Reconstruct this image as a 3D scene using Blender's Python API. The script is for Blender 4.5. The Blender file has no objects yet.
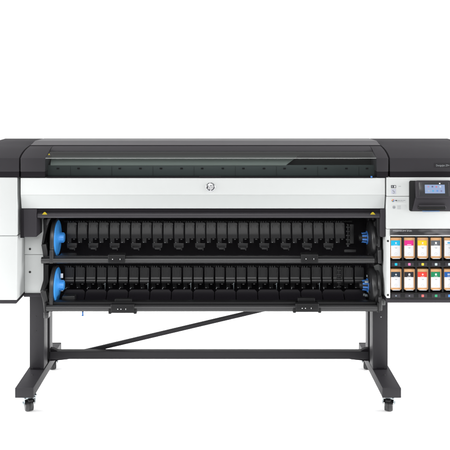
import bpy, bmesh, math, random
from mathutils import Vector, Matrix

# ------------------------------------------------------------------ camera, light, exposure
scn = bpy.context.scene
COL = scn.collection
random.seed(7)

CAM_D, CAM_H, S0 = 4.30, 1.83, 5.45e-3      # metres to the foot front plane, lens height, metres per photo pixel there
cam_d = bpy.data.cameras.new("camera")
cam = bpy.data.objects.new("camera", cam_d)
COL.objects.link(cam)
cam.location = (0, -CAM_D, CAM_H)
cam.rotation_euler = (math.radians(90), 0, 0)
cam_d.sensor_width = 36
cam_d.lens = CAM_D / S0 / 450 * 36
cam_d.shift_x = (225 - 222) / 450
cam_d.shift_y = -(225 - 80) / 450
cam_d.clip_end = 200
scn.camera = cam

w = bpy.data.worlds.new("World")
scn.world = w
w.use_nodes = True
w.node_tree.nodes["Background"].inputs[0].default_value = (1.0, 1.0, 1.0, 1)
w.node_tree.nodes["Background"].inputs[1].default_value = 0.60

def softbox(name, loc, target, sx, sy, power, spread=180, col=(1, 1, 1)):
    l = bpy.data.lights.new(name, 'AREA')
    l.shape = 'RECTANGLE'; l.size = sx; l.size_y = sy; l.energy = power; l.color = col; l.spread = math.radians(spread)
    o = bpy.data.objects.new(name, l); COL.objects.link(o)
    o.location = loc
    o.rotation_euler = (Vector(target) - Vector(loc)).to_track_quat('-Z', 'Y').to_euler()
    return o
softbox("overhead_softbox", (0, 1.6, 4.6), (0, 1.6, 0), 7.0, 3.6, 102, 92)
softbox("front_softbox", (-0.5, -6.2, 3.7), (0, 0.2, 0.8), 5.0, 2.5, 268)
for sx in (-1, 1):
    softbox("side_fill", (4.6 * sx, 0.25, 1.45), (0.35 * sx, 0.25, 0.0), 3.0, 2.0, 305, 120)  # added unseen lamps that lift the shade on the floor under the printer

scn.view_settings.view_transform = 'Standard'
scn.view_settings.look = 'None'
scn.view_settings.exposure = 0
scn.view_settings.gamma = 1
scn.render.film_transparent = False
scn.cycles.max_bounces = 10
scn.cycles.transparent_max_bounces = 16

# ------------------------------------------------------------------ helpers
def S(Y): return S0 * (1 + Y / CAM_D)
def X(px, Y): return (px - 222) * S(Y)
def Z(py, Y): return CAM_H - (py - 80) * S(Y)

def mat(name, col, rough=0.5, metal=0.0, bump=0.0, bscale=400, var=0.0, spec=0.5, coat=0.0, emit=None):
    m = bpy.data.materials.new(name); m.use_nodes = True
    nt = m.node_tree; b = nt.nodes["Principled BSDF"]
    b.inputs["Base Color"].default_value = (*col, 1)
    b.inputs["Roughness"].default_value = rough
    b.inputs["Metallic"].default_value = metal
    b.inputs["Specular IOR Level"].default_value = spec
    b.inputs["Coat Weight"].default_value = coat
    tc = nt.nodes.new("ShaderNodeTexCoord")
    if bump:
        n = nt.nodes.new("ShaderNodeTexNoise"); n.inputs["Scale"].default_value = bscale
        n.inputs["Detail"].default_value = 3
        bp = nt.nodes.new("ShaderNodeBump"); bp.inputs["Strength"].default_value = bump
        bp.inputs["Distance"].default_value = 0.001
        nt.links.new(tc.outputs["Object"], n.inputs["Vector"])
        nt.links.new(n.outputs["Fac"], bp.inputs["Height"])
        nt.links.new(bp.outputs["Normal"], b.inputs["Normal"])
    if var:
        n2 = nt.nodes.new("ShaderNodeTexNoise"); n2.inputs["Scale"].default_value = 9
        n2.inputs["Detail"].default_value = 5
        mr = nt.nodes.new("ShaderNodeMapRange")
        mr.inputs["To Min"].default_value = max(0.02, rough - var); mr.inputs["To Max"].default_value = rough + var
        nt.links.new(tc.outputs["Object"], n2.inputs["Vector"])
        nt.links.new(n2.outputs["Fac"], mr.inputs["Value"])
        nt.links.new(mr.outputs["Result"], b.inputs["Roughness"])
    if emit:
        b.inputs["Emission Color"].default_value = (*emit[0], 1)
        b.inputs["Emission Strength"].default_value = emit[1]
    return m

M = dict(
    white=mat("light_grey_plastic", (0.462, 0.475, 0.471), 0.45, spec=0.35, bump=0.06, bscale=900, var=0.06),
    charcoal=mat("charcoal_plastic", (0.034, 0.032, 0.036), 0.42, spec=0.07, bump=0.12, bscale=900, var=0.06),
    panel=mat("pale_grey_plastic", (0.462, 0.475, 0.471), 0.45, spec=0.35, bump=0.06, bscale=900, var=0.06),
    panel_shaded=mat("shaded_panel_plastic", (0.398, 0.412, 0.408), 0.45, spec=0.35, bump=0.06, bscale=900, var=0.06),  # panel colour darkened to stand for the shade on the lower facet
    hood=mat("hood_plastic", (0.031, 0.0295, 0.0325), 0.68, spec=0.05, bump=0.12, bscale=900, var=0.05),
    ink_print=mat("silver_grey_print", (0.26, 0.26, 0.27), 0.6),
    sheen=mat("charcoal_sheen_plastic", (0.036, 0.034, 0.038), 0.42, spec=0.22, bump=0.05, bscale=900),
    lip=mat("black_plastic_lip", (0.007, 0.006, 0.008), 0.5, spec=0.12),
    black=mat("black_plastic", (0.007, 0.007, 0.0075), 0.45, spec=0.22, var=0.08),
    flap=mat("satin_black_flap", (0.012, 0.012, 0.0128), 0.33, spec=0.38, bump=0.1, bscale=600, var=0.06),
    rail=mat("satin_dark_rail", (0.021, 0.021, 0.022), 0.35, bump=0.05, bscale=700, var=0.05),
    stand=mat("powder_coated_steel", (0.0140, 0.0132, 0.0155), 0.5, spec=0.25, bump=0.25, bscale=1100, var=0.06),
    blue=mat("blue_plastic", (0.046, 0.275, 0.69), 0.36, var=0.05),
    bluedeep=mat("deep_blue_plastic", (0.026, 0.13, 0.40), 0.38),
    yellow=mat("yellow_sticker", (0.36, 0.28, 0.015), 0.5, spec=.15),
    chrome=mat("zinc_plate", (0.27, 0.31, 0.33), 0.28, 0.9, var=0.08),
    logo=mat("logo_metal", (0.36, 0.37, 0.38), 0.16, 1.0),
    rubber=mat("black_rubber", (0.012, 0.012, 0.013), 0.5),
    dot=mat("dark_screw", (0.02, 0.02, 0.02), 0.4, 0.5),
    pale=mat("pale_print", (0.62, 0.63, 0.64), 0.6),
    grey=mat("grey_print", (0.20, 0.21, 0.22), 0.6),
    midgrey=mat("mid_grey_print", (0.27, 0.28, 0.29), 0.6),
    dark=mat("dark_print", (0.03, 0.03, 0.035), 0.6),
    teal=mat("dark_teal_inner_wall", (0.030, 0.040, 0.041), 0.5),
    shelf=mat("grey_green_inner_shelf", (0.13, 0.145, 0.135), 0.55),
    bezel=mat("gloss_bezel", (0.020, 0.021, 0.023), 0.15),
    card=mat("brown_cardboard", (0.50, 0.275, 0.125), 0.75, bump=0.3, bscale=300),
    paper=mat("white_label_paper", (0.53, 0.53, 0.54), 0.55),
    shine=mat("brushed_dark_metal", (0.075, 0.073, 0.076), 0.34, 0.6, bump=0.06, bscale=300),
    gloss=mat("gloss_charcoal", (0.055, 0.058, 0.058), 0.22),
    trim=mat("silver_trim", (0.60, 0.61, 0.61), 0.35, 0.3),
    concrete=mat("unseen_floor_grey", (0.16, 0.16, 0.165), 0.6, bump=0.2, bscale=60, var=0.1),
    backdrop=mat("white_seamless_paper", (0.95, 0.95, 0.95), 0.9),
)
def colmat(name, col, rough=0.5): return mat(name, tuple(c * .62 for c in col), rough, spec=.3)

def glassmat():
    m = bpy.data.materials.new("tinted_glass"); m.use_nodes = True
    nt = m.node_tree; nt.nodes.clear()
    out = nt.nodes.new("ShaderNodeOutputMaterial"); mx = nt.nodes.new("ShaderNodeMixShader")
    tr = nt.nodes.new("ShaderNodeBsdfTransparent"); tr.inputs[0].default_value = (0.85, 0.875, 0.87, 1)
    gl = nt.nodes.new("ShaderNodeBsdfGlossy"); gl.inputs["Roughness"].default_value = 0.04
    fr = nt.nodes.new("ShaderNodeFresnel"); fr.inputs[0].default_value = 1.35
    fr.inputs[0].default_value = 1.34
    ge = nt.nodes.new("ShaderNodeNewGeometry"); sub = nt.nodes.new("ShaderNodeMath"); sub.operation = 'SUBTRACT'; sub.use_clamp = True
    nt.links.new(fr.outputs[0], sub.inputs[0]); nt.links.new(ge.outputs["Backfacing"], sub.inputs[1])   # reflect on the outer face only
    nt.links.new(sub.outputs[0], mx.inputs[0]); nt.links.new(tr.outputs[0], mx.inputs[1])
    nt.links.new(gl.outputs[0], mx.inputs[2]); nt.links.new(mx.outputs[0], out.inputs[0])
    return m
M['glass'] = glassmat()
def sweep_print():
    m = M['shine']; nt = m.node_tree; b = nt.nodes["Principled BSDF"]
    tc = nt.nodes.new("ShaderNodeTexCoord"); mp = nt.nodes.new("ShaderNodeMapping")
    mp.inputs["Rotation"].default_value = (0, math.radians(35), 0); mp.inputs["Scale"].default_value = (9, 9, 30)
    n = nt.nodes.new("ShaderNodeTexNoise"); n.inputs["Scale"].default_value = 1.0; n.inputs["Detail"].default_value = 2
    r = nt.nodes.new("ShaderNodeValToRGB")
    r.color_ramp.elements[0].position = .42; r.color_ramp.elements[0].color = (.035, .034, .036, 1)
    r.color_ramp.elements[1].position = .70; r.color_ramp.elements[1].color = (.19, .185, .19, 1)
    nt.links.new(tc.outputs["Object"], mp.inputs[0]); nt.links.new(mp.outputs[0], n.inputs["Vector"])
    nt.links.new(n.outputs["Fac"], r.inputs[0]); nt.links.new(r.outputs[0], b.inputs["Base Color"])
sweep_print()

class MB:
    """collects shapes and links them as one mesh object"""
    def __init__(self): self.bm = bmesh.new()
    def _add(self, verts, faces, bevel=0.0, seg=3):
        t = bmesh.new()
        vs = [t.verts.new(v) for v in verts]
        for f in faces: t.faces.new([vs[i] for i in f])
        bmesh.ops.recalc_face_normals(t, faces=t.faces)
        if bevel:
            es = [e for e in t.edges if len(e.link_faces) == 2 and e.calc_face_angle(0) > 0.5]
            bmesh.ops.bevel(t, geom=es, offset=bevel, segments=seg, affect='EDGES', profile=0.5, clamp_overlap=True)
        me = bpy.data.meshes.new("tmp"); t.to_mesh(me); t.free()
        self.bm.from_mesh(me); bpy.data.meshes.remove(me)
        return self
    def box(self, x0, x1, y0, y1, z0, z1, bevel=0.0):
        v = [(x, y, z) for x in (x0, x1) for y in (y0, y1) for z in (z0, z1)]
        f = [(0, 1, 3, 2), (4, 6, 7, 5), (0, 4, 5, 1), (2, 3, 7, 6), (0, 2, 6, 4), (1, 5, 7, 3)]
        return self._add(v, f, bevel)
    def prism(self, pts, a0, a1, axis='x', bevel=0.0):
        """pts: 2-D outline; axis x: (y,z), axis y: (x,z), axis z: (x,y)"""
        def P(p, a):
            return (a, p[0], p[1]) if axis == 'x' else (p[0], a, p[1]) if axis == 'y' else (p[0], p[1], a)
        n = len(pts)
        v = [P(p, a0) for p in pts] + [P(p, a1) for p in pts]
        f = [tuple(range(n)), tuple(range(2 * n - 1, n - 1, -1))]
        f += [(i, (i + 1) % n, n + (i + 1) % n, n + i) for i in range(n)]
        return self._add(v, f, bevel)
    def lathe(self, prof, center, axis='x', n=40, cap=True):
        """prof: [(along, radius)]"""
        cx, cy, cz = center; v = []
        for a, r in prof:
            for i in range(n):
                t = 2 * math.pi * i / n; c, s = r * math.cos(t), r * math.sin(t)
                v.append((cx + a, cy + c, cz + s) if axis == 'x' else (cx + c, cy + a, cz + s) if axis == 'y' else (cx + c, cy + s, cz + a))
        f = []
        for k in range(len(prof) - 1):
            for i in range(n):
                j = (i + 1) % n
                f.append((k * n + i, k * n + j, (k + 1) * n + j, (k + 1) * n + i))
        if cap:
            f.append(tuple(range(n))); m = (len(prof) - 1) * n
            f.append(tuple(range(m + n - 1, m - 1, -1)))
        return self._add(v, f)
    def bar(self, p0, p1, wd, ht, up=(0, 0, 1), bevel=0.0):
        p0, p1 = Vector(p0), Vector(p1); d = (p1 - p0).normalized()
        s = d.cross(Vector(up)).normalized() * wd / 2; u = s.cross(d).normalized() * ht / 2
        v = [p + a * s + b * u for p in (p0, p1) for a, b in ((-1, -1), (1, -1), (1, 1), (-1, 1))]
        f = [(0, 1, 2, 3), (7, 6, 5, 4)] + [(i, (i + 1) % 4, 4 + (i + 1) % 4, 4 + i) for i in range(4)]
        return self._add(v, f, bevel)
    def ribbon(self, rows, t=0.003):
        """rows: (z, xl, xr, y) front surface, thickness t backwards"""
        v = []; f = []
        for z, a, b, y in rows: v += [(a, y, z), (b, y, z), (b, y + t, z), (a, y + t, z)]
        n = len(rows)
        for k in range(n - 1):
            o = 4 * k
            for i in range(4):
                j = (i + 1) % 4
                f.append((o + i, o + j, o + 4 + j, o + 4 + i))
        f.append((0, 1, 2, 3)); f.append((4 * n - 1, 4 * n - 2, 4 * n - 3, 4 * n - 4))
        return self._add(v, f)
    def build(self, name, m, parent=None, origin=None, angle=38):
        o0 = Vector(origin) if origin is not None else (WORLD_ORIGIN(parent))
        bmesh.ops.translate(self.bm, verts=self.bm.verts, vec=-o0)
        me = bpy.data.meshes.new(name); self.bm.to_mesh(me); self.bm.free()
        for p in me.polygons: p.use_smooth = True
        me.set_sharp_from_angle(angle=math.radians(angle))
        me.materials.append(M[m] if isinstance(m, str) else m)
        o = bpy.data.objects.new(name, me); COL.objects.link(o)
        if parent: o.parent = parent
        return o

ROOTPOS = {}
def WORLD_ORIGIN(p):
    v = Vector((0, 0, 0))
    while p is not None:
        v += p.location; p = p.parent
    return v
def empty(name, loc, label, cat, group=None):
    o = bpy.data.objects.new(name, None); COL.objects.link(o); o.location = loc
    o.empty_display_size = 0.05
    o["label"] = label; o["category"] = cat
    if group: o["group"] = group
    return o
def dup(o, dx=0, dy=0, dz=0, parent=None):
    c = o.copy(); COL.objects.link(c)
    c.parent = parent if parent else o.parent
    if not parent: c.location = o.location + Vector((dx, dy, dz))
    for ch in [k for k in bpy.data.objects if k.parent == o]: dup(ch, parent=c)
    return c
def text(name, s, size, loc, m, parent, rx=90, extrude=0.0004, align='LEFT', shear=0, sx=1.0):
    cu = bpy.data.curves.new("t", 'FONT'); cu.body = s; cu.size = size; cu.extrude = extrude
    cu.align_x = align; cu.align_y = 'CENTER'; cu.shear = shear
    t = bpy.data.objects.new("t", cu); COL.objects.link(t)
    dg = bpy.context.evaluated_depsgraph_get()
    me = bpy.data.meshes.new_from_object(t.evaluated_get(dg))
    bpy.data.objects.remove(t); bpy.data.curves.remove(cu)
    me.transform(Matrix.Translation(loc) @ Matrix.Rotation(math.radians(rx), 4, 'X') @ Matrix.Diagonal((sx, 1, 1, 1)))
    me.transform(Matrix.Translation(-WORLD_ORIGIN(parent)))
    me.materials.clear(); me.materials.append(M[m] if isinstance(m, str) else m); me.name = name
    o = bpy.data.objects.new(name, me); COL.objects.link(o); o.parent = parent
    return o
def arc(cx, cz, r, a0, a1, n=8):
    return [(cx + r * math.cos(math.radians(a0 + (a1 - a0) * i / n)), cz + r * math.sin(math.radians(a0 + (a1 - a0) * i / n))) for i in range(n + 1)]
def rrect(x0, x1, z0, z1, r, n=5):
    return (arc(x1 - r, z1 - r, r, 0, 90, n) + arc(x0 + r, z1 - r, r, 90, 180, n) +
            arc(x0 + r, z0 + r, r, 180, 270, n) + arc(x1 - r, z0 + r, r, 270, 360, n))

# ------------------------------------------------------------------ setting: seamless white studio sweep
def sweep():
    prof = [(-1.3, 0.0), (4.6, 0.0)]
    prof += [(4.6 + 1.4 * math.sin(math.radians(a)), 1.4 - 1.4 * math.cos(math.radians(a))) for a in range(5, 91, 5)]
    prof += [(6.0, 3.6)]
    bm = bmesh.new(); rows = []
    for y, z in prof: rows.append([bm.verts.new((x, y, z)) for x in (-8, 8)])
    for a, b in zip(rows, rows[1:]): bm.faces.new((a[0], a[1], b[1], b[0]))
    me = bpy.data.meshes.new("backdrop"); bm.to_mesh(me); bm.free()
    for p in me.polygons: p.use_smooth = True
    me.materials.append(M['backdrop'])
    o = bpy.data.objects.new("backdrop", me); COL.objects.link(o)
    o["kind"] = "structure"
sweep()
def unseen_floor():
    o = MB().box(-9, 9, -12, 7, -0.06, -0.004).build("floor", 'concrete')  # unseen grey floor put in to cut bounce onto the front panels
    o["kind"] = "structure"
unseen_floor()

# ------------------------------------------------------------------ the printer
R = empty("large_format_printer", (-0.078, 0.37, 0), 
          "wide charcoal and light grey large-format printer on a wheeled steel stand", "printer")
YF = 0.10                        # front plane of the cabinets
XL0, XL1 = X(-24, YF), X(17, YF)   # outer cabinets
XR0, XR1 = X(386.6, YF), X(478, YF)
PL, PR = X(20.5, YF), X(385.2, YF)   # front panel ends

# ---- stand
FZ0, FZ1 = Z(398, 0), Z(388, 0)
def foot(x0, x1):
    o = MB().box(x0, x1, 0.012, 0.735, FZ0, FZ1, 0.003).build("foot", 'stand', R)
    MB().box(x0 - .0008, x1 + .0008, 0, 0.0105, FZ0 - .0008, FZ1 + .0008, 0.004).build("end_cap", 'stand', o)
    MB().box(x0 - .0008, x1 + .0008, 0.7365, 0.748, FZ0 - .0008, FZ1 + .0008, 0.004).build("end_cap", 'stand', o)
    b = MB()
    b.lathe([(0, .0045), (.0025, .004)], ((x0 + x1) / 2, 0.19, FZ1), 'z', 16)
    b.build("bolt", 'dot', o)
LX = (X(14.9, 0), X(33.3, 0)); RX = (X(382.5, 0), X(401.2, 0))
foot(*LX); foot(*RX)
CY = 0.275
LC = (X(29.4, CY), X(44, CY)); RC = (X(372.8, CY), X(387.9, CY))
def column(x0, x1, inner):
    s = 1 if inner > 0 else -1
    b = MB().box(x0, x1, CY, CY + 0.095, FZ1 + .001, 1.05, 0.004)
    xi0, xi1 = (x0 + .012, x1 - .018) if s > 0 else (x0 + .018, x1 - .012)
    b.box(xi0, xi1, CY + 0.096, CY + 0.150, FZ1 + .001, 1.05)
    b.box(x0, x1, CY + 0.151, CY + 0.235, FZ1 + .001, 1.05, 0.004)
    o = b.build("column", 'stand', R)
    sl = MB(); xm = (x0 + x1) / 2
    sl.box(xm - .021, xm + .021, CY - .0012, CY + .004, FZ1 + .004, FZ1 + .011)
    sl.build("slot", 'lip', o)
    for py in ((316.5, 331) if s > 0 else (317,)):
        h = MB().lathe([(0, .0036), (-.0018, .0030)], (xm - .004 * s, CY, Z(py, CY)), 'y', 16)
        h.build("bolt", 'dot' if s > 0 else 'midgrey', o)
column(*LC, 1); column(*RC, -1)
# crossbar and bracing
CB = 0.40
xb0, xb1 = LX[1] + .0015, RX[0] - .0015
b = MB().box(xb0, xb1, CB, CB + .05, Z(359.2, CB), Z(351.7, CB), 0.003)
cb = b.build("crossbar", 'stand', R)
for xs, s in ((xb0, 1), (xb1, -1)):
    g = MB().prism([(xs, Z(351.7, CB)), (xs + s * .045, Z(351.7, CB)), (xs + s * .018, Z(349.4, CB)), (xs, Z(349.0, CB))], CB + .012, CB + .04, 'y')
    g.prism([(xs, Z(359.3, CB)), (xs + s * .13, Z(359.3, CB)), (xs + s * .10, Z(360.4, CB)), (xs, Z(362, CB))], CB + .015, CB + .035, 'y')
    g.build("bracket", 'lip', cb)
BY = 0.475
MB().bar((X(77, BY), BY, Z(353.2, BY)), (X(340, BY), BY, Z(353.2 - 263 * .2355, BY)), 0.02, 0.0245, bevel=0.002).build("brace", 'stand', R)

# ---- casters
def caster(x, y, yaw):
    top = FZ0 - 0.0005; r = .0285
    b = MB()
    b.box(x - .037, x + .037, y - .034, y + .034, top - .004, top, .0015)
    b.lathe([(-.019, .0305), (-.016, .034), (-.010, .034), (-.008, .030), (-.004, .027)], (x, y, top), 'z', 32)
    for s in (-1, 1):
        b.prism([(y - .030, top - .012), (y + .024, top - .012), (y + .028, top - .030), (y + .014, top - .060), (y - .006, top - .060), (y - .030, top - .034)],
                x + s * .0295 - .0015, x + s * .0295 + .0015, 'x')
        b.lathe([(-.003, .007), (.003, .007)], (x + s * .0325, y + .002, top - .047), 'x', 16)
    o = b.build("caster", 'chrome', R)
    wz = r + .0006
    wl = MB().lathe([(-.022, .010), (-.023, .022), (-.021, .026), (-.016, r), (-.003, r), (-.0015, r * .93), (.0015, r * .93), (.003, r), (.016, r), (.021, .026), (.023, .022), (.022, .010)], (x, y + .002, wz), 'x', 44)
    wl.build("wheel", 'rubber', o)
    cy, cz, ro = y + .002, wz, .0345                 # black fender over the wheel
    arcp = arc(cy, cz, ro, 60, 132, 10) + arc(cy, cz, ro - .003, 132, 60, 10)
    MB().prism(arcp, x - .027, x + .027, 'x', .0008).build("fender", 'black', o)
    MB().prism([(y - .052, top - .018), (y - .026, top - .012), (y - .026, top - .018), (y - .052, top - .026)], x - .013, x + .013, 'x', .002).build("brake_pedal", 'black', o)
    o.matrix_basis = Matrix.Translation(Vector((x, y, 0)) - R.location) @ Matrix.Rotation(math.radians(yaw), 4, 'Z') @ Matrix.Translation(R.location - Vector((x, y, 0)))
lxm, rxm = sum(LX) / 2, sum(RX) / 2
caster(lxm + .012, .062, 24); caster(rxm - .004, .062, -16)
caster(lxm + .006, .69, 20); caster(rxm - .006, .69, -20)

# ---- outer cabinets
zt = Z(177.6, YF); zb = Z(303.5, YF)
YR = 0.265                       # recessed plane behind the roll bay arms
def seam_h(b, x0, x1, z): b.box(x0, x1, YF - .0006, YF + .01, z - .0010, z + .0010)
# left cabinet: plan outline with a step back, in three pieces so that seams read
XS = X(17, YF); XRC = X(43.5, YR)
def lplan(g=0): return [(XL0, YF), (XS, YF), (XS, YR), (XRC, YR), (XRC, .70), (XL0, .70)]
b = MB()
z1s = Z(236, YF)
b.prism([(XL0, YF), (XS, YF), (XS, .70), (XL0, .70)], z1s + .0012, zt, 'z', .006)
b.prism([(XL0, YF), (XS, YF), (XS, .70), (XL0, .70)], Z(300.3, YF), z1s - .0008, 'z', .006)
LCAB = b.build("side_cabinet", 'white', R)
rz = Z(254.6, YR)
b = MB().box(XS + .0012, XRC, YR, .70, rz + .001, 1.09, .002).box(XS + .0012, XRC, YR, .70, Z(293.3, YR), rz - .001, .002)
b.build("recessed_panel", 'white', LCAB)
b = MB().box(XS + .0012, XRC - .02, YR + .012, .69, rz - .003, rz + .003)
b.box(XL0 + .02, XS - .02, YF + .006, .69, z1s - .003, z1s + .003)
b.build("seam_filler", 'grey', LCAB)
b = MB().box(XL0 + .002, XS - .003, YF + .004, .70, Z(304.2, YF), Z(300.3, YF) - .001, .006)
b.box(XS - .002, XRC - .002, YR - .010, .69, Z(296.6, YR), Z(293.3, YR) - .001, .002)
b.build("bottom_tray", 'charcoal', LCAB)
for py in (249, 272):
    MB().lathe([(.004, .0068), (-.001, .0068), (-.002, .0055)], (X(30, YR), YR, Z(py, YR)), 'y', 20).build("screw", 'dot', LCAB)

# right cabinet: hollow front for the ink bay
yk = 0.055                       # depth of the ink recess
ik0, ik1 = X(390.4, YF), XR1 - .02
BX1 = X(459.5, YF)               # right end of the ink bay
hz0, hz1 = Z(235.2, YF), Z(229.2, YF)
b = MB()
sz = Z(196.3, YF)
b.box(XR0, XR1, YF, .70, sz + .0009, Z(177.4, YF), .004)
b.box(XR0, XR1, YF, .70, hz1 + .001, sz - .0009, .004)
b.box(XR0, ik0 - .001, YF, YF + .10, Z(298.2, YF), hz1 - .0008, .003)
b.box(BX1 + .001, XR1, YF, .70, Z(299, YF), hz1 - .0008, .003)
RCAB = b.build("side_cabinet", 'white', R)
MB().box(XR0 + .004, XR1 - .004, YF + .008, .69, sz - .004, sz + .004).build("seam_filler", 'grey', RCAB)
for py in (241, 295):
    MB().lathe([(.002, .006), (-.0012, .006), (-.002, .0045)], (X(387.9, YF), YF, Z(py, YF)), 'y', 18).build("screw", 'dot', RCAB)
# lower flank of the right cabinet, glossy charcoal, and its bottom tray
MB().box(XR0 + .001, XR0 + .018, YF + .101, .70, Z(303, YF), hz1 - .002, .003).build("flank_panel", 'gloss', RCAB)
MB().box(XR0 + .001, XR1, YF + .012, .70, Z(303.6, YF), Z(299.2, YF), .005).build("bottom_tray", 'charcoal', RCAB)

# ink bay
b = MB()
iz0, iz1 = Z(299.2, YF) + .001, hz0 - .004
b.box(ik0, BX1 - .004, YF + .075, .69, iz0, iz1)                     # back
b.box(ik0, BX1 - .004, YF + .004, YF + .075, Z(267.2, YF), Z(261.0, YF), .002)
b.box(ik0, BX1 - .004, YF + .004, YF + .075, iz0, Z(293.0, YF), .002)
pitch = 13.36
for k in range(6):
    px = 389.2 + k * pitch
    if k == 0: continue
    x = X(px + .6, YF)
    b.box(x - .0045, x + .0045, YF + .010, YF + .076, iz0 + .01, iz1, .001)
b.box(ik0, BX1 - .004, YF + .010, YF + .076, Z(237.0, YF), iz1 - .0005)
b.box(BX1 - .019, BX1 - .003, YF + .003, .68, iz0, iz1 - .001)
BAY = b.build("ink_bay", 'black', R)
b = MB().box(ik0, BX1 - .002, YF - .003, YF + .06, hz0, hz1 - .001, .003)
HD = b.build("header_strip", 'shine', R)
text("lettering", "PREMIUM INK", .0115, (X(392.6, YF), YF - .0036, Z(230.9, YF)), 'ink_print', HD, sx=1.55)
MB().box(ik0, BX1 - .002, YF - .001, YF + .05, hz0 - .0052, hz0 - .0006, .001).build("trim_strip", 'trim', R)

# ---- ink cartridges, each a thing of its own
INK = [
    [("cyan", (0.0, .50, .80), 0), ("magenta", (.82, .02, .27), 1), ("yellow", (.90, .62, .01), 0), ("grey", (.115, .125, .14), 2), ("light", None, 3)],
    [("navy", (.016, .036, .06), 0), ("black", (.016, .014, .02), 2), ("red", (.83, .055, .032), 0), ("green", (.0, .26, .10), 2), ("blue", (.0, .105, .42), 3)]]
INKLAB = {
    "cyan": "brown cardboard ink cartridge with a cyan band on its white label",
    "magenta": "brown cardboard ink cartridge with a magenta pink band on its white label",
    "yellow": "brown cardboard ink cartridge with a yellow band on its white label",
    "grey": "brown cardboard ink cartridge with a mid grey band, right of the yellow one",
    "light": "brown cardboard ink cartridge with a plain white label and small blue mark",
    "navy": "brown cardboard ink cartridge with a dark navy band, below the cyan one",
    "black": "brown cardboard ink cartridge with a black band, below the magenta one",
    "red": "brown cardboard ink cartridge with a red band, below the yellow one",
    "green": "brown cardboard ink cartridge with a green band, right of the red one",
    "blue": "brown cardboard ink cartridge with a blue band, right of the green one"}
LEDC = {"cyan": (.0, .55, .80), "magenta": (.85, .20, .45), "yellow": (.85, .65, .05), "grey": (.55, .65, .66), "light": (.62, .72, .78),
        "navy": (.22, .28, .33), "black": (.20, .21, .24), "red": (.85, .16, .15), "green": (.04, .42, .20), "blue": (.08, .28, .75)}
YK = YF + .016
def cartridge(name, px, top, bot, band, glyph):
    x0, x1 = X(px, YK), X(px + 10.9, YK); z0, z1 = Z(bot, YK), Z(top, YK)
    wd, ht = x1 - x0, z1 - z0; xm = (x0 + x1) / 2
    t = empty("ink_cartridge", (xm, YK + .02, z0), INKLAB[name], "ink cartridge", "ink cartridges in the two-row ink bay")
    c = .011
    b = MB().prism([(x0, z0 + c * .7), (x0 + c * .8, z0), (x1 - c * .8, z0), (x1, z0 + c * .7), (x1, z1), (x0, z1)], YK, YK + .056, 'y', .0015)
    b.build("carton", 'card', t)
    b = MB().prism([(x0 + .010, z0 + .0005), (x1 - .010, z0 + .0005), (x1 - .012, z0 + .005), (x0 + .012, z0 + .005)], YK - .002, YK + .002, 'y')
    b.build("pull_tab", 'trim', t)
    lx0, lx1 = x0 + .0015, x1 - .0085
    lz0, lz1 = z0 + ht * .13, z1 - ht * .13
    L = MB().box(lx0, lx1, YK - .0012, YK + .001, lz0, lz1).build("label", 'paper', t)
    bz = lz1 - (lz1 - lz0) * .325
    if band:
        MB().box(lx0 - .0001, lx1 + .0001, YK - .0016, YK - .0002, bz, lz1 + .0001).build("colour_band", colmat("band_" + name, band), L)
    lm = (lx0 + lx1) / 2 + .002
    g = MB(); bm_ = (bz + lz1) / 2; yg = (YK - .0021, YK - .0014)
    if glyph == 0: g.prism([(lm + .0065 * a, bm_ + .0065 * c_) for a, c_ in ((0, 1), (.35, .35), (1, .1), (.35, -.3), (0, -1), (-.35, -.3), (-1, .1), (-.35, .35))], *yg, 'y')
    elif glyph == 1: g.box(lm - .012, lm + .011, *yg, bz + .004, bz + .007)
    elif glyph == 2: g.prism(rrect(lm - .005, lm + .005, bm_ - .005, bm_ + .006, .002), *yg, 'y')
    if name == "light":
        g2 = MB().prism(rrect(lm - .011, lm + .016, bm_ - .003, bm_ + .005, .003), YK - .0016, YK - .001, 'y')
        g2.build("brand_mark", colmat("mark_blue", (.05, .40, .75)), L)
        MB().box(lm - .020, lm + .017, YK - .0016, YK - .001, bm_ - .010, bm_ - .0082).build("printed_line", 'grey', L)
    else:
        if glyph == 3:
            g.box(lm - .009, lm - .004, *yg, bm_ - .004, bm_ + .006).box(lm + .0, lm + .012, *yg, bm_ - .004, bm_ + .006)
        if glyph != 1: g.box(lm - .011, lm + .009, *yg, bz + .0030, bz + .0042)
        g.build("band_mark", 'paper', L)
    p = MB(); yg = (YK - .0016, YK - .001)
    mz = lz0 + (lz1 - lz0) * .52
    p.box(lm - .008, lm + .008, *yg, mz + .003, mz + .0042).box(lm - .004, lm + .006, *yg, mz - .002, mz + .001)
    cz = lz0 + (lz1 - lz0) * .16
    ring = arc(lm, cz, .0066, 0, 360, 20)
    for k in range(20):
        a, c2 = ring[k], ring[(k + 1) % 20]
        p.bar((a[0], YK - .0013, a[1]), (c2[0], YK - .0013, c2[1]), .0005, .0007, up=(0, 1, 0))
    p.build("printed_mark", 'midgrey', L)
    t.rotation_euler = (random.uniform(-.006, .006), random.uniform(-.006, .006), random.uniform(-.012, .012))
for r, (top, bot, led) in enumerate(((237.7, 258.9, 264.4), (269.2, 290.4, 295.9))):
    for k, (nm, band, gl) in enumerate(INK[r]):
        px = 390.7 + k * pitch
        cartridge(nm, px, top, bot, band, gl)
        x = X(px + 5.4, YF); z = Z(led, YF)
        MB().box(x - .024, x + .024, YF + .002, YF + .006, z - .0095, z + .0095, .0015).build("marker_plate", 'charcoal', BAY)
        sz_ = .0068 if r == 0 or k > 1 else .004
        MB().prism(rrect(x - sz_, x + sz_, z - sz_, z + sz_, .002), YF + .0012, YF + .003, 'y').build("colour_marker", colmat("marker_" + nm, LEDC[nm]), BAY)

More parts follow.
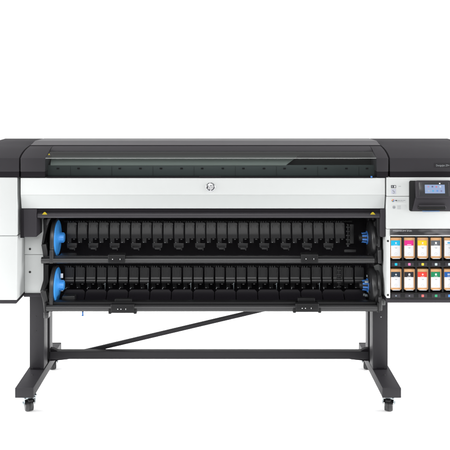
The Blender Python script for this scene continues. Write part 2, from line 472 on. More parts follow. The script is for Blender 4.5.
# ---- front panel (two facets)
yp = YF + .004
zp0, zp1, zp2 = Z(209, yp), Z(195, yp), Z(178.1, yp)
b = MB().prism([(yp, zp1 + .0002), (yp, zp2), (yp + .12, zp2), (yp + .12, zp1 + .0002)], PL, PR, 'x', .0012)
FP = b.build("front_panel", 'panel', R)
MB().prism([(yp + .020, zp0), (yp + .0004, zp1 - .0002), (yp + .12, zp1 - .0002), (yp + .12, zp0)], PL, PR, 'x', .0012).build("lower_panel", 'panel_shaded', R)  # shade of the inward facet put into its darker colour
# round emblem
lx, lz, lr = X(210.5, yp), Z(187.3, yp), .0262
b = MB().lathe([(.002, lr), (-.0010, lr), (-.0030, lr * .94), (-.0050, lr * .75), (-.0062, lr * .45), (-.0066, lr * .02)], (lx, yp, lz), 'y', 48)
EM = b.build("emblem", 'logo', R)
sl = .30
def slant(x, z0, z1, wd): return [(lx + x + sl * z0, lz + z0), (lx + x + wd + sl * z0, lz + z0), (lx + x + wd + sl * z1, lz + z1), (lx + x + sl * z1, lz + z1)]
b = MB(); ye = (yp - .0078, yp - .002); q = lr
b.prism(slant(-.0125, -.010, .0255, .0048), *ye, 'y')            # h stem
b.prism(slant(-.0045, -.010, .0075, .0048), *ye, 'y')            # h leg
b.prism(slant(-.0078, .0060, .0095, .0060), *ye, 'y')            # h shoulder
b.prism(slant(.0030, -.0250, .0095, .0048), *ye, 'y')            # p stem
b.prism(slant(.0110, -.0070, .0068, .0048), *ye, 'y')            # p bowl
b.prism(slant(.0076, .0058, .0095, .0060), *ye, 'y')
b.prism(slant(.0076, -.0100, -.0065, .0060), *ye, 'y')
b.build("emblem_lettering", 'paper', EM)

# ---- hood
hz_face0, hz_face1 = Z(171.8, YF), Z(158.2, YF)
top_curve = [(YF, hz_face1), (.125, 1.4065), (.16, 1.4185), (.213, 1.4310), (.27, 1.4395), (.322, 1.4440)]
def hood_profile(y_end_pts): 
    return [(YF, hz_face0)] + top_curve + y_end_pts
rear_pts = [(.40, 1.4500), (.46, 1.4555), (.52, 1.4585), (.70, 1.4590), (.725, 1.452), (.73, 1.43), (.73, hz_face0)]
def hood_end(x0, x1, ch=0):
    b = MB().prism(hood_profile(rear_pts), x0, x1, 'x', .0035)
    o = b.build("hood_end", 'hood', R)
    MB().box(x0 + .001, x1 - .001, YF + .005, .72, zt + .001, hz_face0 - .001).build("recessed_lip", 'lip', o)  # black lip set back under the hood face
    return o
hood_end(XL0 - .004, X(19.0, YF))
HR = hood_end(X(390.0, YF), XR1 + .004)
# lettering on the right hood end
pl = MB().box(X(434.2, YF), X(459, YF), YF - .0008, YF + .003, Z(167.6, YF), Z(163.0, YF)).build("name_plate", mat("dark_name_plate", (.024, .023, .025), .6, spec=.05), HR)
text("lettering", "DesignJet Z9+", .0142, (X(435.9, YF), YF - .0014, Z(165.5, YF)), 'grey', HR, sx=.92)
# lid end caps
mid_pts = [(.322, 1.425), (.322, hz_face0)]
for a, c in ((20.5, 45.0), (376.8, 388.4)):
    x0, x1 = X(a, YF), X(c, YF)
    o = MB().prism(hood_profile(mid_pts), x0, x1, 'x', .003).build("lid_end_cap", 'hood', R)
    MB().box(x0 + .001, x1 - .001, YF + .005, .30, zt + .001, hz_face0 - .001).build("recessed_lip", 'lip', o)
gx0, gx1 = X(45.4, YF), X(376.4, YF)
# rear housing between hood ends
RH = MB().prism([(.334, 1.30), (.334, 1.440), (.345, 1.4475), (.40, 1.4525), (.445, 1.4610), (.465, 1.4635), (.70, 1.4600), (.728, 1.451), (.732, 1.43), (.732, 1.30)],
           X(19.6, YF), X(389.4, YF), 'x', .002).build("rear_housing", 'sheen', R)
MB().box(X(20.2, YF), X(388.8, YF), .3285, .3335, 1.40, 1.4478, .0005).build("gap_shade_strip", 'lip', RH)  # black strip painted in for the shaded gap behind the lid bar
# lid bar behind the glass
MB().prism([(.215, 1.4195), (.2155, 1.4245), (.24, 1.4335), (.29, 1.4440), (.315, 1.4440), (.320, 1.438), (.320, 1.41), (.23, 1.41)], gx0, gx1, 'x', .0015).build("lid_bar", 'hood', R)
# bent glass
g0 = zt + .004
rB = .007
pb = (YF + .0, hz_face1)
sl_a = math.degrees(math.atan2(1.4235 - hz_face1, .212 - YF))
outer = [(YF, g0)]
cy, czc = YF + rB, hz_face1 - rB * .75
for i in range(9):
    a = math.radians(180 - (90 - sl_a) * i / 8)
    outer.append((cy + rB * math.cos(a), czc + rB * math.sin(a)))
outer.append((.2125, 1.4215))
th = .004
inner = [(y + (th if i < 1 else th * .8), z - (0 if i < 1 else th * .9)) for i, (y, z) in enumerate(outer)]
GL = MB().prism(outer + inner[::-1], gx0, gx1, 'x').build("window", 'glass', R, angle=60)
b = MB()
pts = arc(YF + .0010, hz_face1 - .0002, .0014, 0, 330, 11)
b.prism(pts, gx0 + .001, gx1 - .001, 'x').build("highlight_strip", mat("painted_highlight", (.24, .25, .245), .35), GL)  # lighter strip stands in for the highlight along the glass bend
# things inside the window
wy = .175
b = MB().box(gx0 - .02, gx1 + .02, wy, wy + .01, zt, Z(165.2, wy), .001)
INW = b.build("inner_wall", 'teal', R)
b = MB(); n0 = 52.5
px = 58.0
while px < 374:
    b.box(X(px - 1.3, wy), X(px + 1.3, wy), wy - .004, wy + .002, Z(169.2, wy), Z(167.6, wy), .001)
    px += 20.6
b.build("notch", 'lip', INW)
b = MB(); px = 70.5
while px < 374:
    b.box(X(px - .12, wy), X(px + .12, wy), wy - .0015, wy + .002, zt, Z(166.5, wy)); px += 41.2
b.build("panel_joint", 'lip', INW)
sa, sb = (wy - .004, Z(164.9, wy - .004)), (.30, 1.398)
v = [(X(50.4, sa[0]), sa[0], sa[1]), (X(285.5, sa[0]), sa[0], sa[1]), (X(299.5, .30), sb[0], sb[1]), (X(52.0, .30), sb[0], sb[1])]
vv = v + [(x, y, z - .004) for x, y, z in v]
MB()._add(vv, [(0, 1, 2, 3), (7, 6, 5, 4), (0, 4, 5, 1), (1, 5, 6, 2), (2, 6, 7, 3), (3, 7, 4, 0)]).build("inner_shelf", 'shelf', R)
b = MB()
for k, px in enumerate((297, 307, 321, 335, 349, 362)):
    b.box(X(px, .28), X(px + 5.5, .28), .276, .28, 1.386, 1.391)
b.box(gx0, gx1, .285, .30, 1.24, 1.386)
b.build("carriage_rail", 'black', R)
MB().box(X(199.5, YF), X(221, YF), YF - .003, YF + .010, zt + .0005, Z(176.1, YF), .001).build("lid_grip", 'lip', R)
MB().box(gx0 + .001, gx1 - .001, YF - .0005, YF + .06, zt + .0006, g0 - .0004).build("sill_strip", 'lip', R)
MB().prism([(X(48.0, .13), 1.4098), (X(50.2, .13), 1.4098), (X(49.2, .13), 1.4178)], .126, .1285, 'y').build("caution_sticker", 'yellow', R)
MB().box(X(370.6, YF), X(372.2, YF), YF - .004, YF + .004, Z(177.6, YF), Z(176.0, YF), .001).build("blue_tab", 'bluedeep', R)

# ---- control panel
y0 = YF - .0005
kx0, kx1 = X(409.0, YF), X(455.5, YF)
kz0, kz1 = Z(211.0, YF), Z(180.6, YF)
b = MB().prism(rrect(kx0, kx1, kz0, kz1, .010), YF - .010, YF + .01, 'y', .002)
CP = b.build("control_panel", 'black', R)
# sloping fascia below the screen
zf = Z(196.5, YF)
v = [(X(411.2, YF) + .002, YF - .012, kz0 + .003), (X(454, YF), YF - .012, kz0 + .003), (X(450.5, YF), YF - .030, zf), (X(415.0, YF), YF - .030, zf)]
vb = [(x, YF - .008, z) for x, y, z in v]
MB()._add(v + vb, [(0, 1, 2, 3), (7, 6, 5, 4), (0, 4, 5, 1), (1, 5, 6, 2), (2, 6, 7, 3), (3, 7, 4, 0)], .0015).build("fascia", 'charcoal', CP)
gx, gz0, gz1 = (X(417.0, YF), X(444.6, YF)), Z(209.2, YF), Z(204.7, YF)
MB().prism(rrect(*gx, gz0, gz1, .011), YF - .032, YF - .010, 'y', .003).build("finger_grip", 'black', CP)
MB().prism(rrect(gx[0] + .003, gx[1] - .003, gz1 - .004, gz1 + .0035, .003), YF - .034, YF - .014, 'y', .001).build("grip_lip", 'charcoal', CP)
MB().box(X(421.8, YF), X(438.8, YF), YF - .0145, YF - .009, kz0 - .0008, kz0 + .0038, .001).build("blue_strip", mat("dull_blue", (.06, .14, .30), .4), CP)
# tilted screen module
def tilt_box(px0, px1, py0, py1, yfront, thick, r, name, m, bev=.002):
    """rounded slab, tilted back 9 degrees about its lower edge"""
    za, zb_ = Z(py1, YF), Z(py0, YF); h = zb_ - za
    bb = MB().prism(rrect(X(px0, YF), X(px1, YF), 0, h, r), yfront, yfront + thick, 'y', bev)
    piv = Vector((0, SY, SZ))
    bmesh.ops.translate(bb.bm, verts=bb.bm.verts, vec=(0, 0, za))
    bmesh.ops.rotate(bb.bm, verts=bb.bm.verts, cent=piv, matrix=Matrix.Rotation(math.radians(-9), 3, 'X'))
    return bb.build(name, m, CP)
SY, SZ = YF - .048, Z(197.0, YF)
tilt_box(414.4, 449.3, 179.4, 197.0, SY, .030, .010, "screen_housing", 'charcoal', .004)
tilt_box(417.3, 446.8, 181.2, 195.0, SY - .0010, .004, .004, "bezel", 'bezel', .0006)
tilt_box(423.0, 442.7, 183.7, 192.2, SY - .0018, .003, .0005, "display", mat("lit_display", (.02, .02, .02), .2, emit=((.36, .49, .78), .78)), .0)
for i, (px, py, c) in enumerate(((426.4, 185.6, (.55, .30, .45)), (430.5, 185.6, (.10, .12, .28)), (434.4, 185.8, (.70, .20, .30)), (438.3, 185.6, (.75, .78, .85)),
                                 (426.8, 189.8, (.50, .55, .62)), (431.0, 189.8, (.05, .50, .85)), (435.2, 189.7, (.10, .32, .85)), (439.2, 189.9, (.22, .22, .42)))):
    tilt_box(px - .85, px + .85, py - .8, py + 0.8, SY - .0022, .002, .003, "icon", mat("icon_%s" % "abcdefgh"[i], (.02, .02, .02), .3, emit=(c, .8)), .0)
tilt_box(437.2, 438.6, 181.9, 183.0, SY - .0016, .002, .001, "sensor_window", 'pale', .0)

# ---- stickers on the right cabinet
ST = YF - .0006
def flat(px0, px1, py0, py1, m, name, parent=R, y=None, r=.0012, d=.001):
    yy = ST if y is None else y
    return MB().prism(rrect(X(px0, YF), X(px1, YF), Z(py1, YF), Z(py0, YF), r), yy, yy + d, 'y').build(name, m, parent)
e = flat(391.0, 396.0, 185.2, 188.0, 'dark', "energy_label", RCAB)
flat(391.6, 393.1, 185.8, 187.4, 'grey', "label_mark", e, ST - .0004); flat(394.2, 395.4, 185.7, 187.5, 'pale', "label_mark", e, ST - .0004)
flat(398.4, 401.0, 186.2, 186.6, 'midgrey', "printed_mark", RCAB, r=.0003)
e = flat(391.2, 395.9, 189.0, 194.0, mat("lilac_sticker", (.40, .41, .48), .5), "picture_sticker", RCAB)
MB().prism([(X(392.8, YF), Z(190.0, YF)), (X(395.0, YF), Z(192.0, YF)), (X(394.4, YF), Z(192.6, YF)), (X(392.3, YF), Z(190.6, YF))], ST - .0004, ST + .0003, 'y').build("label_mark", 'grey', e)
flat(392.6, 394.6, 193.0, 193.5, 'grey', "label_mark", e, ST - .0004, .0003)
e = flat(391.0, 406.0, 198.3, 202.9, mat("clear_sticker", (.45, .462, .46), .4), "brand_sticker", RCAB)
for k, c in enumerate(((.0, .45, .75), (.8, .05, .35), (.85, .6, .05), (.75, .08, .05), (.1, .45, .15), (.25, .10, .45))):
    a = k * math.pi / 3; cx, cz = X(393.0, YF) + .0052 * math.cos(a), Z(200.6, YF) + .0052 * math.sin(a)
    MB().prism(arc(cx, cz, .0030, 0, 345, 10), ST - .0004, ST + .0004, 'y').build("colour_petal", colmat("petal_%s" % "abcdef"[k], c), e)
flat(395.2, 397.1, 200.0, 201.0, 'dark', "printed_mark", e, ST - .0004, .0004)
for a, c in ((397.5, 400.0), (400.4, 402.4), (402.8, 405.2)):
    flat(a, c, 200.1, 200.8, 'midgrey', "printed_mark", e, ST - .0004, .0004)
flat(396.2, 403.5, 201.5, 201.8, 'midgrey', "printed_mark", e, ST - .0004, .0003)
e = flat(391.0, 406.0, 204.8, 209.7, M["clear_sticker"] if "clear_sticker" in M else bpy.data.materials["clear_sticker"], "badge_sticker", RCAB)
MB().prism(arc(X(394.0, YF), Z(207.2, YF), .0092, 0, 350, 22), ST - .0004, ST + .0004, 'y').build("round_badge", 'midgrey', e)
flat(393.1, 395.0, 206.6, 208.2, 'grey', "badge_mark", e, ST - .0007, .001)
for q in (205.6, 206.6, 207.6, 208.6):
    flat(397.2, 400.8, q, q + .42, 'midgrey', "printed_mark", e, ST - .0004, .0002)

# ------------------------------------------------------------------ roll bay
# header: black strip under the panel, rounded rail, end posts
HB = .125
b = MB().box(PL + .004, PR - .004, HB + .012, .30, Z(213.2, HB), zp0 - .001)
b.build("bay_header", 'lip', R)
b = MB().prism([(HB, Z(217.0, HB)), (HB, Z(214.2, HB)), (HB + .010, Z(212.8, HB)), (HB + .05, Z(212.8, HB)), (HB + .05, Z(218.2, HB)), (HB + .006, Z(218.2, HB))],
               X(37, HB), X(380.2, HB), 'x', .003)
TOPR = b.build("cutter_rail", mat("violet_grey_rail", (.030, .028, .032), .36, spec=.35, var=.05), R)
for a, c in ((20.7, 36.6), (380.4, 385.1)):
    o = MB().box(X(a, HB), X(c, HB), HB - .004, YR - .004, Z(237.0, HB), zp0 - .002, .003).build("bay_post", 'charcoal' if a > 100 else mat("violet_charcoal", (.022, .020, .024), .55, spec=.2), R)
MB().box(X(20.7, HB) - .001, X(24, HB), HB - .0055, HB + .02, Z(237.8, HB), zp0 - .004, .001).build("post_edge", 'lip', R)
for px in (44.7, 372.8):
    ys = HB - .0012
    MB().prism([(X(px - 2.6, HB), Z(214.5, HB)), (X(px + 2.6, HB), Z(214.5, HB)), (X(px + .6, HB), Z(212.1, HB)), (X(px - .6, HB), Z(212.1, HB))], ys, ys + .004, 'y').build("caution_sticker", 'yellow', R)
for px, s in ((39.5, 1), (377.8, -1)):
    MB().lathe([(-.006, .014), (.0, .018), (.012, .018)], (X(px, HB) , HB + .03, Z(216.5, HB)), 'y', 24).build("rail_end", 'black', R)

# shell of the bay
SXL, SXR = X(46.5, .20), X(378.5, .20)
b = MB()
b.box(SXL - .02, SXR + .02, .545, .56, .50, 1.12)                                   # back
b.box(SXL - .02, SXR + .02, .30, .545, 1.085, 1.10)                                 # roof
b.prism([(.19, .534), (.30, .522), (.545, .507), (.545, .487), (.30, .502), (.19, .519)], SXL, SXR, 'x')
b.box(SXL - .035, SXL - .015, YR + .005, .56, .58, 1.11)
b.box(SXR + .012, SXR + .030, YR + .005, .56, .52, 1.11)
b.build("bay_shell", 'lip', R)
# body core behind the bay
MB().box(X(20, .3), X(388, .3), .562, .70, .58, 1.38).build("rear_body", 'charcoal', R)
MB().box(X(20, .3), X(388, .3), .301, .560, 1.103, 1.236).build("print_engine", 'black', R)

# flaps
def flap(x0, wd, zt_, zb1, zb2, prof, name="media_flap"):
    b = MB(); rows = []
    rc = .010; N = 12
    for f in [k * rc / 6 / (zt_ - zb1) for k in range(6)] + [rc / (zt_ - zb1) + (1 - rc / (zt_ - zb1)) * k / 16 for k in range(17)]:
        z = zt_ + (zb1 - zt_) * f
        dx = 0
        d = zt_ - z
        if d < rc: dx = rc - math.sqrt(max(0, rc * rc - (rc - d) ** 2))
        rows.append((z, x0, x0 + wd - dx * .9, prof(z)))
    b.ribbon(rows)
    # lower tab on the left half
    rows = [(zb1 + (zb2 - zb1) * i / 5 - (.0004 if i == 0 else 0), x0 + .002, x0 + wd * .46, prof(zb1 + (zb2 - zb1) * i / 5)) for i in range(6)]
    b.ribbon(rows)
    # teeth at the top
    for q in (.08, .30, .56):
        b.box(x0 + wd * q, x0 + wd * (q + .12), prof(zt_) - .002, prof(zt_) + .010, zt_ - .002, zt_ + .010)
    # rib on the right edge
    b.box(x0 + wd - .0035, x0 + wd - .0005, prof((zt_ + zb1) / 2) - .006, prof((zt_ + zb1) / 2) + .012, zb1 + .002, zt_ - .012)
    for q in (.16, .80):
        b.box(x0 + wd * q, x0 + wd * q + .0022, prof(zt_ - .02) - .0022, prof(zt_ - .02) + .002, zb1 + (zt_ - zb1) * .45, zt_ - .014, .0006)
    o = b.build(name, 'flap', R)
    zz = zb2 + .004
    MB().lathe([(-.006, .0022), (-.005, .0036), (.005, .0036), (.006, .0022)], (x0 + wd * .74, prof(zb1) + .004, zb1 - .006), 'x', 14).build("roller", 'rail', o)
    MB().box(x0 + wd * .12, x0 + wd * .20, prof(zz) - .0025, prof(zz) + .001, zz - .002, zz + .0012, .0005).build("pivot_pin", 'midgrey', o)
    return o
FY = .40
def up_prof(z):
    t = (Z(222, FY) - z) / (Z(222, FY) - Z(242, FY))
    return FY - .020 * math.sin(min(1, max(0, t)) * 1.3) + .012 * max(0, t - .6)
pu = (345.2 - 67.0) / 26
f0 = flap(X(67.4, FY), pu * S(FY) - .0075, Z(222.6, FY), Z(237.8, FY), Z(242.4, FY), up_prof)
jit = random.Random(5)
for k in range(1, 26): dup(f0, dx=k * pu * S(FY) + jit.uniform(-.0006, .0006), dy=jit.uniform(-.002, .002), dz=jit.uniform(-.0008, .0008))
FYL = .335
def lo_prof(z):
    t = (Z(266.5, FYL) - z) / (Z(266.5, FYL) - Z(290, FYL))
    def sm(a, c): 
        u = min(1, max(0, (t - a) / (c - a))); return u * u * (3 - 2 * u)
    return FYL - .012 - .003 * t - .010 * sm(.44, .60) + .020 * sm(.58, .90)
f1 = flap(X(65.5, FYL), pu * S(FYL) - .0095, Z(266.9, FYL), Z(282.6, FYL), Z(288.0, FYL), lo_prof)
for k in range(1, 28): dup(f1, dx=k * pu * S(FYL) + jit.uniform(-.0006, .0006), dy=jit.uniform(-.003, .003), dz=jit.uniform(-.001, .001))
# comb behind the flap tops
for yy, py, nm in ((FY + .014, 220.6, "comb_bar"), (FYL + .014, 265.4, "comb_bar")):
    b = MB().box(X(64, yy), X(352, yy), yy, yy + .02, Z(py + 1.6, yy), Z(py, yy))
    for k in range(104):
        x = X(66 + k * 2.73, yy)
        b.box(x - .003, x + .003, yy - .006, yy, Z(py + 1.4, yy), Z(py + .2, yy))
    b.build(nm, 'black', R)
# brackets below the upper flaps, every two flaps
by = FY - .03
def bracket(px, py0, py1):
    b = MB()
    x0, x1 = X(px, by), X(px + 10.2, by); z1, z0 = Z(py0, by), Z(py1, by)
    h = z1 - z0
    b.prism([(x0, z1), (x1, z1), (x1 - .002, z0 + h * .35), (x1 - .012, z0 + h * .30), (x1 - .013, z0 + h * .1), (x0 + .016, z0 + h * .1), (x0 + .014, z0 + h * .35), (x0 + .003, z0 + h * .4)], by, by + .02, 'y', .002)
    b.box(x0 + .006, x1 - .008, by - .012, by + .001, z0 + h * .36, z0 + h * .44, .001)
    b.box(x1 - .016, x1 - .010, by - .006, by, z0, z0 + h * .28, .001)
    return b.build("guide_bracket", 'flap', R)
g0_ = bracket(66.6, 243.2, 250.2)
for k in range(1, 13):
    dup(g0_, dx=(2 * pu) * k * S(by))
# thin upright pins and curved guide panels of the lower tray
def pin(px, py0, py1, yy, m='grey'):
    return MB().box(X(px - .35, yy), X(px + .35, yy), yy, yy + .003, Z(py1, yy), Z(py0, yy), .0005).build("guide_pin", 'chrome', R)
ly = .30
p0 = pin(105.0, 283, 290, ly)
pp = 42.9
for k in range(1, 6): dup(p0, dx=pp * k * S(ly))
def tray_panel(px):
    yy = .285; x0 = X(px, yy); wd = 20.6 * S(yy)
    b = MB(); N = 8; rows = []
    for i in range(N + 1):
        f = i / N; z = Z(289.5, yy) + (Z(303.0, .22) - Z(289.5, yy)) * f
        ins = .014 * max(0, 1 - f * 5)
        rows.append((z, x0 + ins, x0 + wd - ins, yy - .075 * f * f + .0))
    b.ribbon(rows, .004)
    for q in (.28, .74):
        b.lathe([(0, .003), (-.003, .002)], (x0 + wd * q, yy - .022, Z(296.5, .265)), 'y', 10)
    return b.build("tray_panel", 'lip', R)
t0 = tray_panel(64.5)
for k in range(1, 14): dup(t0, dx=21.5 * k * S(.285))
# small bright feet along the flap tips
b = MB()
for k in range(26):
    x = X(65.5, FYL) + k * pu * S(FYL)
    if k % 3 != 1: b.box(x + .004, x + .008, FYL - .024, FYL - .020, Z(288.9, FYL - .02), Z(288.0, FYL - .02))
b.build("flap_tip", 'grey', R)

# loose end details on the right of the flap rows
for (a, z0p, z1p, yy) in ((347, 224, 247, FY - .01), (338, 267, 289, FYL - .02)):
    b = MB()
    rr = random.Random(3)
    b.box(X(a, yy), X(a + 2.2, yy), yy, yy + .02, Z(z1p, yy), Z(z0p, yy), .002)
    b.box(X(a + 3.2, yy), X(a + 8, yy), yy + .03, yy + .04, Z(z1p - 2, yy), Z(z0p + 1, yy), .003)
    for k in range(5):
        zz = z0p + 2 + k * 4.2
        b.box(X(a - 1.2, yy), X(a + 3.0, yy), yy - .012, yy + .004, Z(zz + 1.5, yy), Z(zz, yy), .002)
    b.box(X(a - 3, yy), X(a + 9, yy), yy - .01, yy + .012, Z(z1p + 5, yy), Z(z1p + 2.2, yy), .003)
    b.build("edge_guide", 'flap', R)

# front rails of the two roll drawers
def tube_x(b, x0, x1, y, z, ry, rz, n=20):
    pts = [(y + ry * math.cos(2 * math.pi * i / n), z + rz * math.sin(2 * math.pi * i / n)) for i in range(n)]
    return b.prism(pts, x0, x1, 'x')
R1 = .185
zr = (Z(257.6, R1) + Z(264.0, R1)) / 2
b = tube_x(MB(), X(41.0, R1), X(374.5, R1), R1 + .016, zr, .018, .0185)
b.box(X(44, R1), X(374, R1), R1 + .020, R1 + .05, zr + .008, zr + .0215, .002)
b.build("drawer_rail", 'rail', R)
R2 = .115
zr2 = Z(309.0, R2)
b = tube_x(MB(), X(45.5, R2), X(377.8, R2), R2 + .016, zr2, .017, .0180)
o_lo = b.build("drawer_rail", 'rail', R)
b = MB().box(X(46, R2), X(377, R2), R2 + .022, R2 + .075, Z(306.6, R2), Z(303.2, R2), .003)
b.box(X(46, R2), X(377, R2), R2 + .026, R2 + .06, zr2 - .012, Z(306.8, R2))
b.build("drawer_lip", 'black', R)
for px in (45.2, 378.4):
    MB().box(X(px - .9, R2), X(px + .9, R2), R2 - .002, R2 + .06, zr2 - .020, Z(303.0, R2), .002).build("rail_cap", 'black', R)
# sliders with white pictograms
def slider(px0, px1, py0, py1, yy, zrail, marks, collars):
    b = MB().box(X(px0, yy), X(px1, yy), yy - .012, yy + .04, Z(py1, yy), Z(py0, yy), .004)
    if collars:
        for px in (px0 - 2.6, px1 - .6):
            b.box(X(px, yy), X(px + 3.2, yy), yy - .008, yy + .042, Z(py1 + 1.1, yy), Z(py0 + 4.6, yy), .004)
        b.box(X(px0 + 3, yy), X(px1 - 3, yy), yy + .03, yy + .06, Z(py0 + 1, yy), Z(py0 - 3.4, yy), .003)
    o = b.build("loading_slider", 'black', R)
    for px, h in marks:
        zc = Z((py0 + py1) / 2 + .3, yy); wv = .5 * S(yy) * (1.5 if h < 1.2 else .7)
        MB().prism(arc(X(px, yy), zc, .0026, 0, 340, 9) if h < 1.2 else rrect(X(px, yy) - .0012, X(px, yy) + .0012, zc - .004, zc + .004, .001), yy - .0125, yy - .011, 'y').build("pictogram", 'pale', o)
    return o
slider(108.2, 125.0, 254.2, 262.8, R1, zr, ((112.8, 1), (120.3, 2)), False)
slider(301.0, 318.0, 253.8, 262.6, R1, zr, ((305.8, 1), (313.6, 2)), False)
slider(111.0, 134.2, 304.0, 312.6, R2, zr2, ((118.0, 1), (121.2, 1), (126.0, 2)), True)
slider(295.4, 318.6, 303.2, 311.6, R2, zr2, ((302.0, 1), (305.2, 1), (311.0, 2)), True)

# drawer arms, hub discs and cores
UPC = (.30, Z(237.6, .30)); LOC = (.245, Z(285.2, .245))
def armshape(c, r, ybar, zbar, wbar):
    """outline in (y,z): round head at the hub, limb running down and forward to the rail"""
    cy, cz = c
    p = arc(cy, cz, r, -35, 180, 18)
    p += [(cy - r, cz - r * .4), (ybar - .004, zbar + .06), (ybar - .004, zbar - .016), (ybar + wbar, zbar - .016), (ybar + wbar + .03, zbar + .03), (cy + r * .35, cz - r * .98)]
    return p
def dish(name, x, c, r, th, side, m):
    s = side
    pr = [(-s * th, r * .94), (-s * th * .5, r), (0, r), (s * .002, r * .975), (s * .003, r * .80), (s * .005, r * .45), (s * .010, r * .32), (s * .018, r * .285), (s * .030, r * .27)]
    return MB().lathe(pr, (x, c[0], c[1]), 'x', 56)
for c, px, pxa, yb, zbb, r in ((UPC, 58.0, (50.4, 54.2), R1, zr, .101), (LOC, 57.7, (50.2, 53.6), R2 + .02, zr2, .101)):
    xa0, xa1 = X(pxa[0], c[0] - .09), X(pxa[1], c[0] - .09)
    MB().prism(armshape(c, .112, yb, zbb, .05), xa0, xa1, 'x', .004).build("drawer_arm", 'rail', R)
    x = X(px, c[0])
    D = dish("hub_disc", x, c, r, .006, 1, 'blue')
    o = D.build("hub_disc", 'blue', R)
    MB().lathe([(.028, .0272), (.036, .0265), (.038, .024), (.038, .020)], (x, *c), 'x', 32).build("hub_core", 'blue', o)
    b = MB()
    for k in range(6):
        a = k * math.pi / 3 + .3
        b.bar((x + .012, c[0] + .0285 * math.cos(a), c[1] + .0285 * math.sin(a)), (x + .035, c[0] + .0268 * math.cos(a), c[1] + .0268 * math.sin(a)), .008, .004, up=(0, math.cos(a), math.sin(a)), bevel=.002)
    b.build("hub_rib", 'blue', o)
    if c is LOC:
        b = MB()
        b.box(x + .012, x + .026, c[0] + .02, c[0] + .026, c[1] + .036, c[1] + .062, .001).box(x + .012, x + .026, c[0] + .02, c[0] + .026, c[1] - .040, c[1] - .030, .001)
        b.build("hub_clip", 'pale', o)
for c, px, yb, zbb, r in ((UPC, 369.0, R1, zr, .104), (LOC, 369.6, R2 + .02, zr2, .105)):
    x = X(px, c[0])
    MB().prism(armshape(c, .090, yb, zbb, .05), x + .030, x + .050, 'x', .004).build("drawer_arm", 'rail', R)
    pr = [(.028, r * .85), (.026, r * .96), (.014, r), (.004, r * .97), (-.002, r * .90), (-.006, r * .5), (-.010, r * .44), (-.012, r * .36)]
    o = MB().lathe(pr, (x, *c), 'x', 56).build("hub_disc", 'flap', R)
    MB().lathe([(-.010, r * .375), (-.015, r * .375), (-.016, r * .35), (-.014, r * .33)], (x, *c), 'x', 40).build("hub_ring", 'bluedeep', o)
    MB().lathe([(-.012, .028), (-.044, .025), (-.048, .022), (-.056, .019), (-.060, .014), (-.061, .006)], (x, *c), 'x', 32).build("hub_core", 'black', o)
    b = MB()
    for k in range(8):
        a = k * math.pi / 4 + .2
        b.bar((x - .014, c[0] + .0295 * math.cos(a), c[1] + .0295 * math.sin(a)), (x - .043, c[0] + .026 * math.cos(a), c[1] + .026 * math.sin(a)), .012, .006, up=(0, math.cos(a), math.sin(a)), bevel=.002)
    b.build("hub_rib", 'bluedeep', o)
    if c is LOC:
        b = MB()
        for a in (1.9, 2.6, 3.6, 4.3, 4.9):
            b.box(x - .026 - .01 * math.sin(a * 3), x - .014, c[0] + .055 * math.cos(a), c[0] + .055 * math.cos(a) + .012, c[1] + .060 * math.sin(a) - .006, c[1] + .060 * math.sin(a) + .006, .001)
        b.build("hub_clip", 'chrome', o)
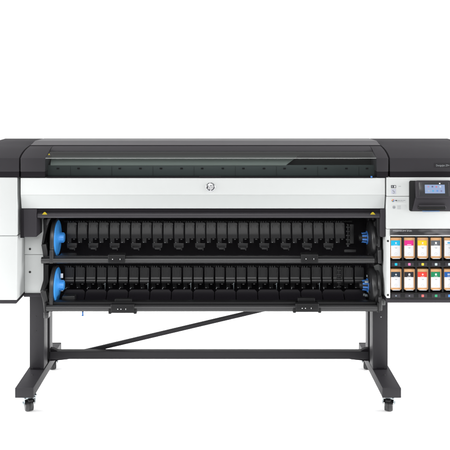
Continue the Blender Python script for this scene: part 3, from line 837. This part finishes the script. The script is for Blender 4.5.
# side brackets of the drawers
def side_plate(pts, yy, th, m='rail', name="side_bracket"):
    return MB().prism([(X(a, yy), Z(c, yy)) for a, c in pts], yy, yy + th, 'y', .002).build(name, m, R)
sp = side_plate([(41.2, 244.6), (46.2, 244.2), (47.6, 252), (47.6, 262.5), (43.8, 263.2), (42.8, 254)], .21, .05)
side_plate([(40.2, 292.0), (46.0, 291.2), (47.8, 300), (48.2, 313.4), (44.4, 313.6), (42.6, 300)], .15, .05)
side_plate([(44.5, 264.5), (48.5, 264.5), (48.5, 282), (44.0, 291.5), (40.0, 291.5), (43.4, 280)], .24, .03, 'black')
side_plate([(43.2, 219.0), (48.8, 219.0), (48.0, 226), (45.6, 235), (43.8, 244), (41.6, 244), (43.4, 232)], .22, .04, 'black')
side_plate([(47.4, 218.4), (50.6, 218.4), (47.0, 226.0), (45.8, 224.0)], .20, .02, 'rail')
side_plate([(373.8, 222.0), (378.4, 219.0), (379.2, 240), (378.4, 262.8), (374.4, 263.0), (375.2, 240)], .235, .05, 'black')
side_plate([(374.2, 244.2), (377.8, 243.8), (378.0, 246), (374.4, 246.4)], .21, .03, 'rail')
side_plate([(375.2, 290.2), (379.6, 289.6), (379.4, 304), (375.6, 304)], .15, .03, 'black')
side_plate([(374.0, 266.0), (378.6, 264.0), (381.8, 266.0), (382.6, 300.0), (379.6, 303.0), (376.2, 282.0)], .235, .03, 'gloss', "side_cover")
side_plate([(376.5, 212.5), (380.2, 212.5), (380.2, 236), (379.0, 240), (377.5, 232)], .15, .03, 'black')
# end trays beneath the blue discs
MB().box(X(59.8, .24), X(75.2, .24), .22, .29, Z(257.4, .24), Z(254.6, .24), .003).build("end_tray", 'rail', R)
MB().prism([(X(62, .2), Z(303.4, .2)), (X(74.8, .2), Z(303.4, .2)), (X(74.8, .2), Z(295.6, .2)), (X(63, .2), Z(295.8, .2)), (X(62, .2), Z(297, .2))], .19, .25, 'y', .003).build("end_tray", 'flap', R)
MB().box(X(53.8, .2), X(54.8, .2), .188, .192, Z(305.2, .2), Z(303.2, .2)).build("caution_sticker", 'yellow', R)
# blue release lever hanging under the lower drawer
b = MB().box(X(82.0, .16), X(83.4, .16), .155, .168, Z(315.2, .16), Z(311.5, .16), .002)
b.lathe([(-.004, .004), (.0, .007), (.004, .004)], (X(82.7, .16), .160, Z(315.3, .16)), 'z', 16)
b.build("release_lever", 'bluedeep', R)
# latch shoe under the left rail end
MB().box(X(43.6, .14), X(48.4, .14), .14, .19, Z(318.6, .14), Z(312.4, .14), .004).build("latch_shoe", 'rail', R)
MB().box(X(379.0, .2), X(384.2, .2), .17, .22, Z(303.8, .2), Z(297.5, .2), .003).build("latch_shoe", 'gloss', R)
